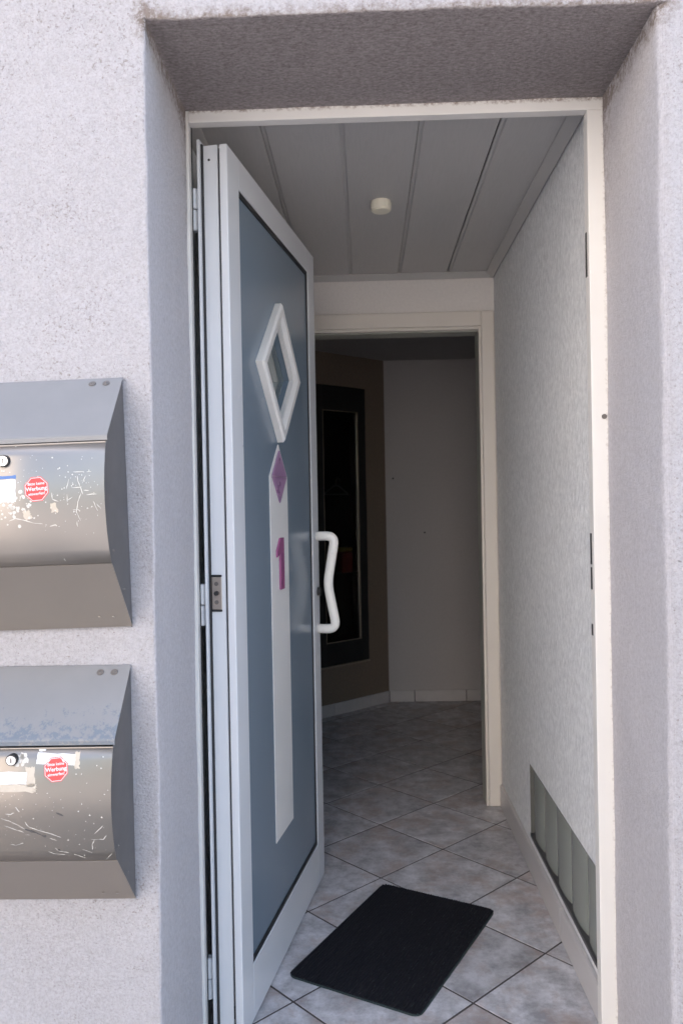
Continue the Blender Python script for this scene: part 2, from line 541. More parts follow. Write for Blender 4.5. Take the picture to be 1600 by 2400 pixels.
def facade():
    bm = bmesh.new()
    st = 0.011
    rl, rr, rt = 0.006, 0.024, 0.006     # arris radii: left, right, lintel
    arc = 4
    xs = spaced(-2.4, -0.75, 0.15)[:-1] + spaced(-0.75, -rl, st) + [-rl * (1 - math.sin(math.pi / 4 * k / arc)) for k in range(1, arc + 1)]
    nl = len(xs)
    # arc points are parametrised by angle: x offset handled below
    xr = [XR + rr * (1 - math.sin(math.pi / 4 * (arc - k) / arc)) for k in range(0, arc)] + spaced(XR + rr, XR + 0.5, st) + spaced(XR + 0.5, 3.2, 0.15)[1:]
    zs = spaced(-0.3, ZS, 0.014)
    cache = {}
    def V(x, y, z):
        k = (round(x, 5), round(y, 5), round(z, 5))
        if k not in cache:
            w = wob(x, y, z)
            if y > -0.03:
                w = w * 0.7
            cache[k] = bm.verts.new((x + w.x, y + w.y, z + w.z))
        return cache[k]
    def arc_l(t):   # t 0 (front) .. 1 (reveal): centre (-rl, -D+rl)
        a = math.pi / 2 * t
        return (-rl + rl * math.sin(a), -D + rl - rl * math.cos(a))
    def arc_r(t):
        a = math.pi / 2 * t
        return (XR + rr - rr * math.sin(a), -D + rr - rr * math.cos(a))
    front_l = [(x, -D) for x in spaced(-2.4, -0.75, 0.15)[:-1] + spaced(-0.75, -rl, st)]
    rev = spaced(-D + rl, 0.0, st)
    prof_l = front_l + [arc_l(k / 6) for k in range(1, 7)] + [(0.0, y) for y in rev[1:]]
    revr = spaced(-D + rr, 0.0, st)
    prof_r = [(x, -D) for x in (spaced(XR + rr, XR + 0.5, st) + spaced(XR + 0.5, 3.2, 0.15)[1:])[::-1]] + [arc_r(k / 8) for k in range(1, 9)] + [(XR, y) for y in revr[1:]]
    for prof in (prof_l, prof_r):
        for (x0, y0), (x1, y1) in zip(prof, prof[1:]):
            for z0, z1 in zip(zs, zs[1:]):
                bm.faces.new((V(x0, y0, z0), V(x1, y1, z0), V(x1, y1, z1), V(x0, y0, z1)))
    # lintel: front face above, soffit below; x stations shared with both wings
    xm = spaced(0.0, XR, st)
    zt = spaced(ZS + rt, ZS + 0.25, st) + spaced(ZS + 0.25, HT, 0.2)[1:]
    prof_t = [(-D, z) for z in zt[::-1]] + [(-D + rt - rt * math.cos(a), ZS + rt - rt * math.sin(a)) for a in [math.pi / 2 * k / 6 for k in range(1, 7)]] + [(y, ZS) for y in spaced(-D + rt, 0.0, st)[1:]]
    for x0, x1 in zip(xm, xm[1:]):
        for (y0, z0), (y1, z1) in zip(prof_t, prof_t[1:]):
            bm.faces.new((V(x0, y0, z0), V(x1, y0, z0), V(x1, y1, z1), V(x0, y1, z1)))
    # wings beside the lintel
    fl = [x for x, y in front_l] + [0.0]
    fr = [XR] + (spaced(XR + rr, XR + 0.5, st) + spaced(XR + 0.5, 3.2, 0.15)[1:])
    zz = [ZS] + zt
    for line in (fl, fr):
        for x0, x1 in zip(line, line[1:]):
            for z0, z1 in zip(zz, zz[1:]):
                bm.faces.new((V(x0, -D, z0), V(x1, -D, z0), V(x1, -D, z1), V(x0, -D, z1)))
    bm.faces.new([V(*arc_r(k / 8), ZS) for k in range(0, 9)] + [V(XR, -D, ZS)])
    bm.faces.new([V(*arc_l(k / 6), ZS) for k in range(0, 7)] + [V(0.0, -D, ZS)])
    # ends, roof and back of the house (out of sight)
    def q(*p):
        bm.faces.new([bm.verts.new(v) for v in p])
    YB = 5.5
    q((-2.4, -D, HT), (3.2, -D, HT), (3.2, YB, HT), (-2.4, YB, HT))
    q((-2.4, -D, -.3), (-2.4, YB, -.3), (-2.4, YB, HT), (-2.4, -D, HT))
    q((3.2, -D, -.3), (3.2, YB, -.3), (3.2, YB, HT), (3.2, -D, HT))
    q((-2.4, YB, -.3), (3.2, YB, -.3), (3.2, YB, HT), (-2.4, YB, HT))
    return bm

hw = obj('house_wall', facade(), M['plaster'], smooth=True)
hw['label'] = 'rough off-white plaster house wall around the deep doorway recess'
hw['category'] = 'wall'
hw['kind'] = 'thing'

obj('doorstep', B(.004, .984, -.40, -.031, -.2, -.022, bev=.006), M['asphalt'], kind='structure')

# ---- hall shell
XW = 0.984
L = 1.5645
ZC = 2.300
side = obj('side_wall', box(box(box(B(XW, XW + .25, .074, L + .1, .372, 2.45), XW, XW + .25, .074, .1, -.05, .372),
                                XW, XW + .25, .968, L + .1, -.05, .372), XW, XW + .25, .1, .968, -.05, .112), M['wall'], kind='structure')
lw = obj('left_wall', B(-.28, -.035, .074, L + .1, -.05, 2.45), M['wall'], kind='structure')
ew = bmesh.new()
EW = L + .098
box(ew, -.034, .13, L, EW, -.05, 2.449)
box(ew, .922, .983, L, EW, -.05, 2.449)
box(ew, .13, .922, L, EW, 2.062, 2.449)
endw = obj('end_wall', ew, M['endwall'], kind='structure')
# infill of masonry above and beside the door frame
inf = bmesh.new()
box(inf, -.27, 1.23, .001, .073, 2.262, 2.47)
box(inf, -.27, -.022, .001, .073, -.05, 2.261)
box(inf, .989, 1.23, .001, .073, -.05, 2.261)
obj('lintel_wall', inf, M['wall'], kind='structure')

# ceiling: backing, planks, coves
ceil = obj('hall_ceiling', B(-.27, 1.22, .074, L + .09, ZC + .014, ZC + .15), M['dark'], kind='structure')
pitch = .2095
edges = [.156 - 2 * pitch + pitch * k for k in range(6)]
for a in (.156 - pitch, .156, .363, .572, .784):
    b = a + (.208 if a != .784 else .2)
    bmp = bmesh.new()
    prism(bmp, [(a + .0008, ZC + .0135), (a + .0008, ZC + .0055), (a + .0105, ZC + .0055), (a + .0135, ZC), (b - .0025, ZC), (b - .0003, ZC + .0030), (b - .0003, ZC + .0135)], 'y', .076, 1.5475)
    obj('plank', bmp, M['plank'], ceil)
bmc = bmesh.new()
prism(bmc, [(XW - .0035, 2.278), (XW - .009, 2.2755), (.951, 2.2915), (.9475, 2.2935), (.9475, 2.2995), (XW - .0035, 2.2995)], 'y', .076, L - .0005)
obj('cove_strip', bmc, M['cove'], ceil)
bmc = bmesh.new()
prism(bmc, [(L - .001, 2.2782), (L - .009, 2.2758), (1.536, 2.2912), (1.5325, 2.2935), (1.5325, 2.2993), (L - .001, 2.2993)], 'x', -.034, .9835)
obj('cove_strip', bmc, M['cove'], ceil)
bmc = bmesh.new()
prism(bmc, [(-.0345, 2.277), (-.029, 2.2765), (.0, 2.295), (.003, 2.2995), (-.0345, 2.2995)], 'y', .076, L - .001)
obj('cove_strip', bmc, M['cove'], ceil)

# ---- inner room
ub = Vector((-0.72758941, -0.68601287, 0))
A0 = Vector((.551, 3.43, 0))
RB = -0.60
room = bmesh.new()
far = obj('far_wall', B(.53, 1.9, 3.43, 3.6, -.05, 2.5), M['room'], kind='structure')
obj('room_side_wall', B(1.62, 1.8, EW, 3.43, -.05, 2.5), M['room'], kind='structure')
bl = 1.35
nb = Vector((ub.y, -ub.x, 0))      # points into the room? checked below
if nb.dot(Vector((.6, 2.5, 0)) - A0) < 0:
    nb = -nb
def bw(u, d):
    p = A0 + ub * u + nb * d
    return (p.x, p.y)
DPU0, DPU1, DPZ0, DPZ1 = .172, .60, .298, 2.068
bb = bmesh.new()
def bwbox(bm, u0, u1, d0, d1, z0, z1):
    return prism(bm, [bw(u0, d0), bw(u1, d0), bw(u1, d1), bw(u0, d1)], 'z', z0, z1)
bwbox(bb, 0, DPU0, 0, -.16, -.05, 2.5)
bwbox(bb, DPU1, bl, 0, -.16, -.05, 2.5)
bwbox(bb, DPU0, DPU1, 0, -.16, -.05, DPZ0)
bwbox(bb, DPU0, DPU1, 0, -.16, DPZ1, 2.5)
bwbox(bb, DPU0 - .01, DPU1 + .01, -.16, -.2, DPZ0 - .01, DPZ1 + .01)
brown = obj('brown_wall', bb, M['brown'], kind='structure')
pe = A0 + ub * bl
obj('room_left_wall', B(-.75, pe.x + .02, EW, pe.y + .1, -.05, 2.5), M['room'], kind='structure')
obj('room_ceiling', B(-.75, 1.8, EW, 3.6, 2.27, 2.49), M['roomceil'], kind='structure')

# ---- tiled floor
gr = obj('floor', B(-.7, 1.75, -.06, 3.55, -.06, -.0016), M['grout'], kind='structure')
S = 1 / 3
GX, GY, GA = .9277, 1.8326, .79811
cg, sg = math.cos(GA), math.sin(GA)
def clip(poly, fn):
    out = []
    for i, p in enumerate(poly):
        q = poly[(i + 1) % len(poly)]
        a, b = fn(p), fn(q)
        if a >= 0:
            out.append(p)
        if (a >= 0) != (b >= 0):
            t = a / (a - b)
            out.append((p[0] + (q[0] - p[0]) * t, p[1] + (q[1] - p[1]) * t))
    return out
J = .0032
for i in range(-10, 12):
    for j in range(-10, 12):
        def node(a, b):
            return (GX + S * (a * cg - b * sg), GY - S * (a * sg + b * cg))
        e = J / S
        poly = [node(i + e, j + e), node(i + 1 - e, j + e), node(i + 1 - e, j + 1 - e), node(i + e, j + 1 - e)]
        c = node(i + .5, j + .5)
        poly = clip(poly, lambda p: p[1] - .0)
        poly = clip(poly, lambda p: 3.43 - p[1])
        if c[1] < L + .06:
            poly = clip(poly, lambda p: XW + .01 - p[0])
            poly = clip(poly, lambda p: p[0] + .036)
        else:
            poly = clip(poly, lambda p: 1.62 - p[0])
            poly = clip(poly, lambda p: (Vector((p[0], p[1], 0)) - A0).dot(nb)) if poly else poly
            poly = clip(poly, lambda p: p[0] + .43) if poly else poly
        if len(poly) < 3:
            continue
        ar = abs(sum(poly[k][0] * poly[(k + 1) % len(poly)][1] - poly[(k + 1) % len(poly)][0] * poly[k][1] for k in range(len(poly)))) / 2
        if ar < .0006:
            continue
        # nothing of the tiles in the hidden parts of the room is built
        if c[1] > L and (c[0] < -.15 + .0 * c[1] or c[0] > 1.45):
            continue
        cx = sum(p[0] for p in poly) / len(poly)
        cy = sum(p[1] for p in poly) / len(poly)
        bm = bmesh.new()
        prism(bm, [(p[0] - cx, p[1] - cy) for p in poly], 'z', -.010, random.uniform(-.0006, .0004))
        top = [ed for ed in bm.edges if all(v.co.z > -.005 for v in ed.verts)]
        bmesh.ops.bevel(bm, geom=top, offset=.0008, segments=1, affect='EDGES')
        o = obj('tile', bm, M['tile'], gr)
        o.location = (cx, cy, 0)

# ---- skirting
for y0, y1 in ((.076, .492), (.4945, L - .001)):
    bm = B(XW - .0135, XW - .0005, y0, y1, .0008, .095, bev=.0025)
    obj('skirting_tile', bm, M['skirt'], side)
obj('joint_grout', B(.553, 1.45, 3.4235, 3.4298, .0004, .0735), M['grout'], far)
for x0, x1 in ((.556, .7180), (.7225, 1.0600), (1.0640, 1.40)):
    obj('skirting_tile', B(x0, x1, 3.4205, 3.4295, .0008, .076, bev=.002), M['skirt'], far)
bm = bmesh.new()
bwbox(bm, .006, .82, .0003, .0062, .0004, .0715)
obj('joint_grout', bm, M['grout'], brown)
for u0, u1 in ((.010, .1705), (.1735, .4875), (.4905, .82)):
    bm = bmesh.new()
    bwbox(bm, u0, u1, .0005, .0095, .0008, .074)
    obj('skirting_tile', bm, M['skirt'], brown)

for x_, z_ in ((.805, 1.124), (.602, 1.487)):
    bm = bmesh.new(); cyl(bm, (x_, z_), .006, 'y', 3.4265, 3.4297, 10)
    obj('wall_plug', bm, M['dark'], far)

# ================================================================== DOOR FRAME
fr = thing('door_frame', 'white painted metal door frame set at the back of the plaster recess', 'door frame')
obj('jamb', box(B(-.020, .0068, -.001, .028, -.05, 2.256, bev=.0015), -.020, -.002, .0285, .0725, -.05, 2.256), M['frame'], fr)
obj('jamb', box(B(.9505, .996, -.001, .028, -.05, 2.2275, bev=.0015), .962, .9885, .0285, .0725, -.05, 2.2275), M['frame'], fr)
obj('head', box(B(.0073, .996, -.0012, .028, 2.228, 2.264, bev=.0015), -.0015, .9885, .0285, .0725, 2.250, 2.2585), M['frame'], fr)
obj('rebate_seal', box(box(B(.0075, .950, .0283, .034, 2.236, 2.2495), .9530, .9615, .0283, .034, -.04, 2.235), -.0015, .0085, .0283, .034, -.04, 2.24), M['black'], fr)
for z0, z1 in ((1.841, 1.946), (1.155, 1.229), (1.095, 1.148), (.985, 1.012)):
    obj('strike_slot', B(.9493, .956, .017, .0278, z0, z1), M['void'], fr)
bm = bmesh.new(); cyl(bm, (.979, 1.505), .006, 'y', -.004, .0, 14)
obj('screw_cap', bm, M['screw'], fr)
for zt_ in (2.085, 1.120, .203):
    for k, (r, zo) in enumerate(((.0115, 0), (.0105, .052))):
        bm = bmesh.new()
        z1 = zt_ - zo
        cyl(bm, (.0095 - .0015 * k, .043), r, 'z', z1 - .0495, z1, 16)
        bmesh.ops.bevel(bm, geom=[e for e in bm.edges if abs(e.verts[0].co.z - e.verts[1].co.z) < 1e-6], offset=.0015, segments=2, affect='EDGES')
        box(bm, -.002, .012 + (1 - k) * .012, .044, .0475, z1 - .046, z1 - .004)
        h = obj('hinge', bm, M['white'], fr)
obj('threshold', B(-.002, .99, -.03, .05, -.03, .0045, bev=.002), M['steel'], fr)

# ================================================================== FRONT DOOR
TH = math.radians(80.4)
door = thing('front_door', 'open white front door with slate blue panel, diamond window and number 1', 'door', (.0966, .0325, 0), (0, 0, TH))
ZB, ZT = .008, 2.186
U0, U1 = -.012, .897
PU0, PU1, PZ0, PZ1 = .076, .806, .147, 2.108
obj('stile', B(U0, PU0, 0, .0198, ZB, ZT, bev=.0018), M['white'], door)
obj('stile', B(PU1, U1, 0, .0198, ZB, ZT, bev=.0018), M['white'], door)
obj('rail', B(PU0 + .0006, PU1 - .0006, .0002, .0198, PZ1, ZT, bev=.0012), M['white'], door)
obj('rail', B(PU0 + .0006, PU1 - .0006, .0002, .0198, ZB, PZ0, bev=.0012), M['white'], door)
gk = bmesh.new()
gw = .0085
box(gk, PU0 + .0001, PU0 + .004, .003, .016, PZ0, PZ1)
box(gk, PU1 - gw, PU1 - .0001, .003, .016, PZ0, PZ1)
box(gk, PU0 + .004, PU1 - gw, .003, .016, PZ1 - gw * 1.6, PZ1 - .0001)
box(gk, PU0 + .004, PU1 - gw, .003, .016, PZ0 + .0001, PZ0 + gw * 1.5)
obj('gasket', gk, M['black'], door)
# slate panel with a diamond opening
DC, DZ = .414, 1.700
def ring_panel(v0, v1, h, u0, u1, z0, z1):
    bm = bmesh.new()
    def layer(v):
        o = [bm.verts.new((u, v, z)) for u, z in ((u0, z1), (u1, z1), (u1, z0), (u0, z0))]
        d = [bm.verts.new((u, v, z)) for u, z in ((DC, DZ + h), (DC + h, DZ), (DC, DZ - h), (DC - h, DZ))]
        return o, d
    (o, d), (p, e) = layer(v0), layer(v1)
    for a, b in ((o, d), (p, e)):
        TL, TR, BR, BL = a
        T, R, Bm, Lf = b
        for f in ((TL, TR, T), (TR, R, T), (TR, BR, R), (BR, Bm, R), (BR, BL, Bm), (BL, Lf, Bm), (BL, TL, Lf), (TL, T, Lf)):
            bm.faces.new(f)
    for a, b in ((o, p), (d, e)):
        for k in range(4):
            bm.faces.new((a[k], a[(k + 1) % 4], b[(k + 1) % 4], b[k]))
    return bm
obj('panel', ring_panel(.007, .0258, .151, PU0, PU1, PZ0, PZ1), M['slate'], door)
core = ring_panel(.0262, .0618, .151, U0 + .006, U1 - .012, ZB + .004, ZT + .002)
obj('core', core, M['white'], door)
obj('inner_skin', ring_panel(.0665, .0725, .151, U0 - .010, U1 + .008, ZB, ZT + .012), M['white'], door)
es = bmesh.new()
box(es, U0 + .012, U0 + .02, .02, .026, ZB + .004, ZT - .004)
box(es, U0 - .001, U0 + .02, .062, .0664, ZB + .004, ZT + .004)
box(es, U1 - .03, U1 - .012, .02, .026, ZB + .004, ZT - .004)
box(es, U0 + .012, U1 - .012, .02, .026, ZT - .02, ZT - .004)
box(es, U0 + .012, U1 - .012, .062, .0664, ZT - .02, ZT + .003)
obj('edge_seal', es, M['black'], door)
bm = bmesh.new()
box(bm, U0 + .0045, U0 + .012, .0202, .0258, .055, .088, bev=.002)
obj('seal_end_stop', bm, M['black'], door)
# diamond window: four mitred bars, a pane, the same bars on the inside
win = bpy.data.objects.new('window_frame', None)
ho, hi_ = .204, .145
def diamond_bars(v_out, v_in, name, parent, proud):
    corners = [(0, 1), (1, 0), (0, -1), (-1, 0)]
    for k in range(4):
        a, b = corners[k], corners[(k + 1) % 4]
        bm = bmesh.new()
        prof = [(ho, v_in), (ho, v_out + .006 * proud), (ho - .008, v_out), (hi_ + .026, v_out), (hi_ + .010, v_out + .010 * proud), (hi_, v_out + .011 * proud), (hi_, v_in)]
        ra = [bm.verts.new((DC + a[0] * r, v, DZ + a[1] * r)) for r, v in prof]
        rb = [bm.verts.new((DC + b[0] * r, v, DZ + b[1] * r)) for r, v in prof]
        n_ = len(prof)
        for q in range(n_):
            bm.faces.new((ra[q], ra[(q + 1) % n_], rb[(q + 1) % n_], rb[q]))
        bm.faces.new(ra); bm.faces.new(rb[::-1])
        obj(name, bm, M['winframe'], parent)
bm = bmesh.new()
prism(bm, [(DC, DZ + hi_ - .0005), (DC + hi_ - .0005, DZ), (DC, DZ - hi_ + .0005), (DC - hi_ + .0005, DZ)], 'y', .024, .028)
pane = obj('glazing', bm, M['glass'], door)
diamond_bars(-.017, .0068, 'window_bar', pane, 1)
diamond_bars(.0905, .0727, 'window_bar', pane, -1)
# pale strip, plum inlay, house number
SW = .094
prism_pts = [(DC - SW, .352), (DC + SW, .352), (DC + SW, 1.396), (DC, 1.396 + .094), (DC - SW, 1.396)]
obj('pale_strip', prism(bmesh.new(), prism_pts, 'y', .0052, .0068), M['strip'], door)
bm = bmesh.new()
hz = .077
pv = [(DC - hz + .004, 1.394), (DC + hz - .004, 1.394), (DC + .002, 1.394 + hz)]
def tri_inlay(pts, nm):
    bm = prism(bmesh.new(), pts, 'y', .0012, .0050, bev=.0012)
    obj(nm, bm, M['purple'], door)
tri_inlay([(DC - hz, 1.3955), (DC + hz, 1.3955), (DC, 1.3955 + hz)], 'plum_triangle')
tri_inlay([(DC - hz, 1.3945), (DC, 1.3945 - hz), (DC + hz, 1.3945)], 'plum_triangle')
u0, u1 = .398, .440
one = [(u0, 1.064), (u1, 1.064), (u1, 1.216), (u0 + .004, 1.216), (.367, 1.180), (.367, 1.160), (u0, 1.168)]
obj('house_number', prism(bmesh.new(), one, 'y', -.0006, .0050, bev=.0012), M['pink'], door)
# pull handle
path = smooth_path([(.868, .004, 1.203), (.868, -.066, 1.203), (.868, -.036, 1.036), (.868, -.066, .879), (.868, .004, .879)], .034, 8)
obj('pull_handle', tube(bmesh.new(), path, .0160, 18), M['handle'], door, smooth=True)
bm = bmesh.new(); cyl(bm, (.868, 1.009), .015, 'y', -.012, .0, 18)
cy = obj('lock_cylinder', bm, M['black'], door)
# security bolt on the hinge edge
bp_ = obj('bolt_plate', B(U0 + .0035, U0 + .0062, .036, .0615, 1.058, 1.138, bev=.001), M['steel'], door)
for z0, z1 in ((1.053, 1.0582), (1.1378, 1.143)):
    obj('bolt_cap', B(U0 + .0025, U0 + .0062, .0352, .0622, z0, z1, bev=.001), M['black'], bp_)
for z in (1.076, 1.121):
    bm = bmesh.new(); cyl(bm, (.0488, z), .0052, 'x', U0 + .0015, U0 + .0038, 12)
    obj('screw', bm, M['screw'], bp_)
bm = bmesh.new(); cyl(bm, (.048, 1.098), .0058, 'x', U0 - .003, U0 + .0038, 12)
obj('bolt_pin', bm, M['black'], bp_)
bm = bmesh.new(); cyl(bm, (.048, 2.153), .0032, 'x', U0 + .0052, U0 + .0068, 10)
obj('screw_hole', bm, M['black'], door)

# ================================================================== INNER DOORWAY
idf = thing('inner_door_frame', 'cream painted casing around the dark inner doorway at the hall end', 'door frame')
obj('casing', B(.924, .9765, L - .016, L - .0005, .002, 2.134, bev=.002), M['cream'], idf)
obj('casing', B(.075, .128, L - .016, L - .0005, .002, 2.134, bev=.002), M['cream'], idf)
obj('casing', B(.1285, .9235, L - .0155, L - .0005, 2.070, 2.134, bev=.002), M['cream'], idf)
st_ = bmesh.new()
box(st_, .9125, .9235, L - .011, L + .012, .002, 2.0695, bev=.0015)
box(st_, .1285, .1395, L - .011, L + .012, .002, 2.0695, bev=.0015)
box(st_, .14, .912, L - .011, L + .012, 2.056, 2.0695, bev=.0015)
obj('casing_step', st_, M['cream'], idf)
ln = bmesh.new()
box(ln, .913, .9212, L + .0125, EW + .012, .002, 2.0615)
box(ln, .1308, .139, L + .0125, EW + .012, .002, 2.0615)
box(ln, .1395, .9125, L + .0125, EW + .012, 2.0525, 2.0615)
obj('lining', ln, M['lining'], idf)

# ================================================================== GLASS BLOCKS
gb = thing('glass_block_window', 'low row of green grey glass blocks in the hall wall above the skirting', 'glass blocks', (XW, .55, .115))
yb = [.966, .796, .622, .447, .272, .101]
for a, b in zip(yb, yb[1:]):
    hw_ = (a - b) / 2 - .004
    cy_ = (a + b) / 2 - .55
    prof = [(.004 + .020 * (k / 6) ** 2, cy_ + hw_ * k / 6) for k in range(-6, 7)]
    prof = [(.0035 + .008 * abs(k / 6) ** 2.4, cy_ + hw_ * k / 6) for k in range(-6, 7)]
    bm = prism(bmesh.new(), prof + [(.085, cy_ + hw_), (.085, cy_ - hw_)], 'z', .0122, .2545)
    obj('glass_block', bm, M['gblock'], gb, smooth=False)
nl_ = bmesh.new()
box(nl_, -.0006, .085, .4135, .4172, .012, .2565)
box(nl_, -.0006, .085, -.4492, .4133, .2548, .2565)
obj('added_dark_lining', nl_, M['darklining'], gb)  # added dark strip, keeps the niche's end face from showing bright
obj('back_panel', B(.086, .10, -.449, .417, -.002, .257), M['dark'], gb)
obj('sill', B(-.003, .085, -.449, .417, -.0025, .0115, bev=.0015), M['vsill'], gb)

# ================================================================== HALL FITTINGS
sd = thing('smoke_detector', 'small round cream detector on the panelled hall ceiling', 'smoke detector', (.482, .72, ZC))
bm = bmesh.new(); cyl(bm, (0, 0), .0320, 'z', -.0075, -.0005, 28)
obj('base_plate', bm, M['detector'], sd, smooth=False)
bm = bmesh.new(); cyl(bm, (0, 0), .0340, 'z', -.0075, -.033, 28, .0325)
bmesh.ops.bevel(bm, geom=[e for e in bm.edges if all(v.co.z < -.03 for v in e.verts)], offset=.004, segments=2, affect='EDGES')
obj('housing', bm, M['detector'], sd)

dm = thing('doormat', 'black ribbed doormat with rounded corners lying askew on the tiles', 'doormat', (.4885, .480, 0), (0, 0, math.atan2(-.537, -.278)))
MLn, MWd, MR = .606, .400, .026
def rrect(w, h, r, n=6):
    pts = []
    for cx, cy, a0 in ((w / 2 - r, h / 2 - r, 0), (-w / 2 + r, h / 2 - r, 90), (-w / 2 + r, -h / 2 + r, 180), (w / 2 - r, -h / 2 + r, 270)):
        for k in range(n + 1):
            a = math.radians(a0 + 90 * k / n)
            pts.append((cx + r * math.cos(a), cy + r * math.sin(a)))
    return pts
obj('backing', prism(bmesh.new(), rrect(MLn, MWd, MR), 'z', .0010, .0050), M['matedge'], dm)
rb = bmesh.new()
nr = 48
w = (MWd - .006) / nr
for k in range(nr):
    y = -MWd / 2 + .003 + w * (k + .5)
    dy = MWd / 2 - abs(y)
    inset = MR - math.sqrt(max(0, MR * MR - max(0, MR - dy) ** 2)) if dy < MR else 0
    x1 = MLn / 2 - .003 - inset
    prof = [(y - w * .46, .0049), (y - w * .36, .0078), (y, .0088), (y + w * .36, .0078), (y + w * .46, .0049)]
    nseg = 60
    prev = None
    for q in range(nseg + 1):
        x = -x1 + 2 * x1 * q / nseg
        cur = [rb.verts.new((x, a + random.uniform(-.0007, .0007), b + random.uniform(-.0009, .0007))) for a, b in prof]
        if prev:
            for t in range(4):
                rb.faces.new((prev[t], prev[t + 1], cur[t + 1], cur[t]))
        else:
            rb.faces.new(cur)
        prev = cur
    rb.faces.new(prev[::-1])
obj('rib_pile', rb, M['mat'], dm)

# ---- dark glazed case in the brown wall
dc = thing('display_case', 'tall dark glazed case let into the brown wall of the back room', 'display case', (A0.x, A0.y, 0), (0, 0, math.atan2(ub.y, ub.x)))
# local frame: x = along the wall, y = into the room or out of it
sgn = 1 if (Matrix.Rotation(math.atan2(ub.y, ub.x), 3, 'Z') @ Vector((0, 1, 0))).dot(nb) > 0 else -1
def cbox(bm, u0, u1, d0, d1, z0, z1, **k):
    a, b = sorted((sgn * d0, sgn * d1))
    return box(bm, u0, u1, a, b, z0, z1, **k)
e_ = .0008
lin = bmesh.new()
cbox(lin, DPU0 + e_, DPU1 - e_, -.158, -.15, DPZ0 + e_, DPZ1 - e_)
cbox(lin, DPU0 + e_, DPU0 + .008, -.1498, -.03, DPZ0 + e_, DPZ1 - e_)
cbox(lin, DPU1 - .008, DPU1 - e_, -.1498, -.03, DPZ0 + e_, DPZ1 - e_)
cbox(lin, DPU0 + .009, DPU1 - .009, -.1498, -.03, DPZ0 + e_, DPZ0 + .008)
cbox(lin, DPU0 + .009, DPU1 - .009, -.1498, -.03, DPZ1 - .008, DPZ1 - e_)
obj('case_lining', lin, M['void'], dc)
bf = bmesh.new()
cbox(bf, DPU0 + e_, DPU0 + .065, -.028, -.004, DPZ0 + .012, DPZ1 - e_)
cbox(bf, DPU1 - .065, DPU1 - e_, -.028, -.004, DPZ0 + .012, DPZ1 - e_)
cbox(bf, DPU0 + .0655, DPU1 - .0655, -.028, -.004, DPZ0 + .012, DPZ0 + .152)
cbox(bf, DPU0 + .0655, DPU1 - .0655, -.028, -.004, DPZ1 - .155, DPZ1 - e_)
obj('case_door', bf, M['void'], dc)
tr = bmesh.new()
cbox(tr, DPU0 + .0658, DPU0 + .0695, -.024, -.0025, DPZ0 + .1525, DPZ1 - .1555)
cbox(tr, DPU1 - .0695, DPU1 - .0658, -.024, -.0025, DPZ0 + .1525, DPZ1 - .1555)
cbox(tr, DPU0 + .0698, DPU1 - .0698, -.024, -.0025, DPZ0 + .1525, DPZ0 + .156)
cbox(tr, DPU0 + .0698, DPU1 - .0698, -.024, -.0025, DPZ1 - .159, DPZ1 - .1555)
obj('pane_trim', tr, M['trimline'], dc)
gl = bmesh.new()
cbox(gl, DPU0 + .07, DPU1 - .07, -.020, -.016, DPZ0 + .1565, DPZ1 - .1595)
obj('glazing', gl, M['tint'], dc)
lt = bmesh.new()
cbox(lt, DPU0 + e_, DPU1 - e_, -.028, .004, DPZ0 + .001, DPZ0 + .0115)
obj('case_sill', lt, M['trimline'], dc)
def case_pt(u, d, z):
    p = A0 + ub * u + nb * d
    return (p.x, p.y, z)
ch = thing('coat_hanger', 'pale coat hanger hanging in the dark glazed case', 'coat hanger', case_pt(.372, -.075, 1.47), (0, 0, math.atan2(ub.y, ub.x)))
obj('hanger_bar', tube(bmesh.new(), smooth_path([(-.105, 0, -.085), (-.02, 0, -.03), (.02, 0, -.03), (.105, 0, -.085), (-.105, 0, -.085)], .02), .004, 8), M['hanger'], ch, smooth=True)
obj('hanger_hook', tube(bmesh.new(), [(0, 0, -.03), (0, 0, .0)] + [(.018 * math.cos(a) - .018, 0, .018 * math.sin(a)) for a in [math.pi * k / 8 for k in range(9)]], .0022, 8), M['steel'], ch, smooth=True)
rbx = thing('red_packet', 'small red packet with a yellow top in the dark glazed case', 'packet', case_pt(.300, -.085, .878), (0, 0, math.atan2(ub.y, ub.x)))
obj('packet_body', B(-.045, .045, -.03, .03, 0, .135, bev=.006), M['redcloth'], rbx)
obj('packet_top', B(-.045, .045, -.03, .03, .1355, .165, bev=.006), M['yellow'], rbx)
obj('shelf', B(DPU0 + .009, DPU1 - .009, *sorted((sgn * -.149, sgn * -.032)), .868, .8775), M['void'], dc)

# ================================================================== MAILBOXES
FONTS = {}
def text_mesh(txt, size, bold):
    cu = bpy.data.curves.new('lettering', 'FONT')
    cu.body = txt
    cu.size = size
    cu.align_x = 'CENTER'
    cu.align_y = 'CENTER'
    cu.offset = bold
    cu.resolution_u = 3
    o = bpy.data.objects.new('lettering', cu)
    COL.objects.link(o)
    dg = bpy.context.evaluated_depsgraph_get()
    me = bpy.data.meshes.new_from_object(o.evaluated_get(dg))
    vs = [(v.co.x, v.co.y) for v in me.vertices]
    fs = [list(p.vertices) for p in me.polygons]
    bpy.data.objects.remove(o)
    bpy.data.curves.remove(cu)
    bpy.data.meshes.remove(me)
    return vs, fs

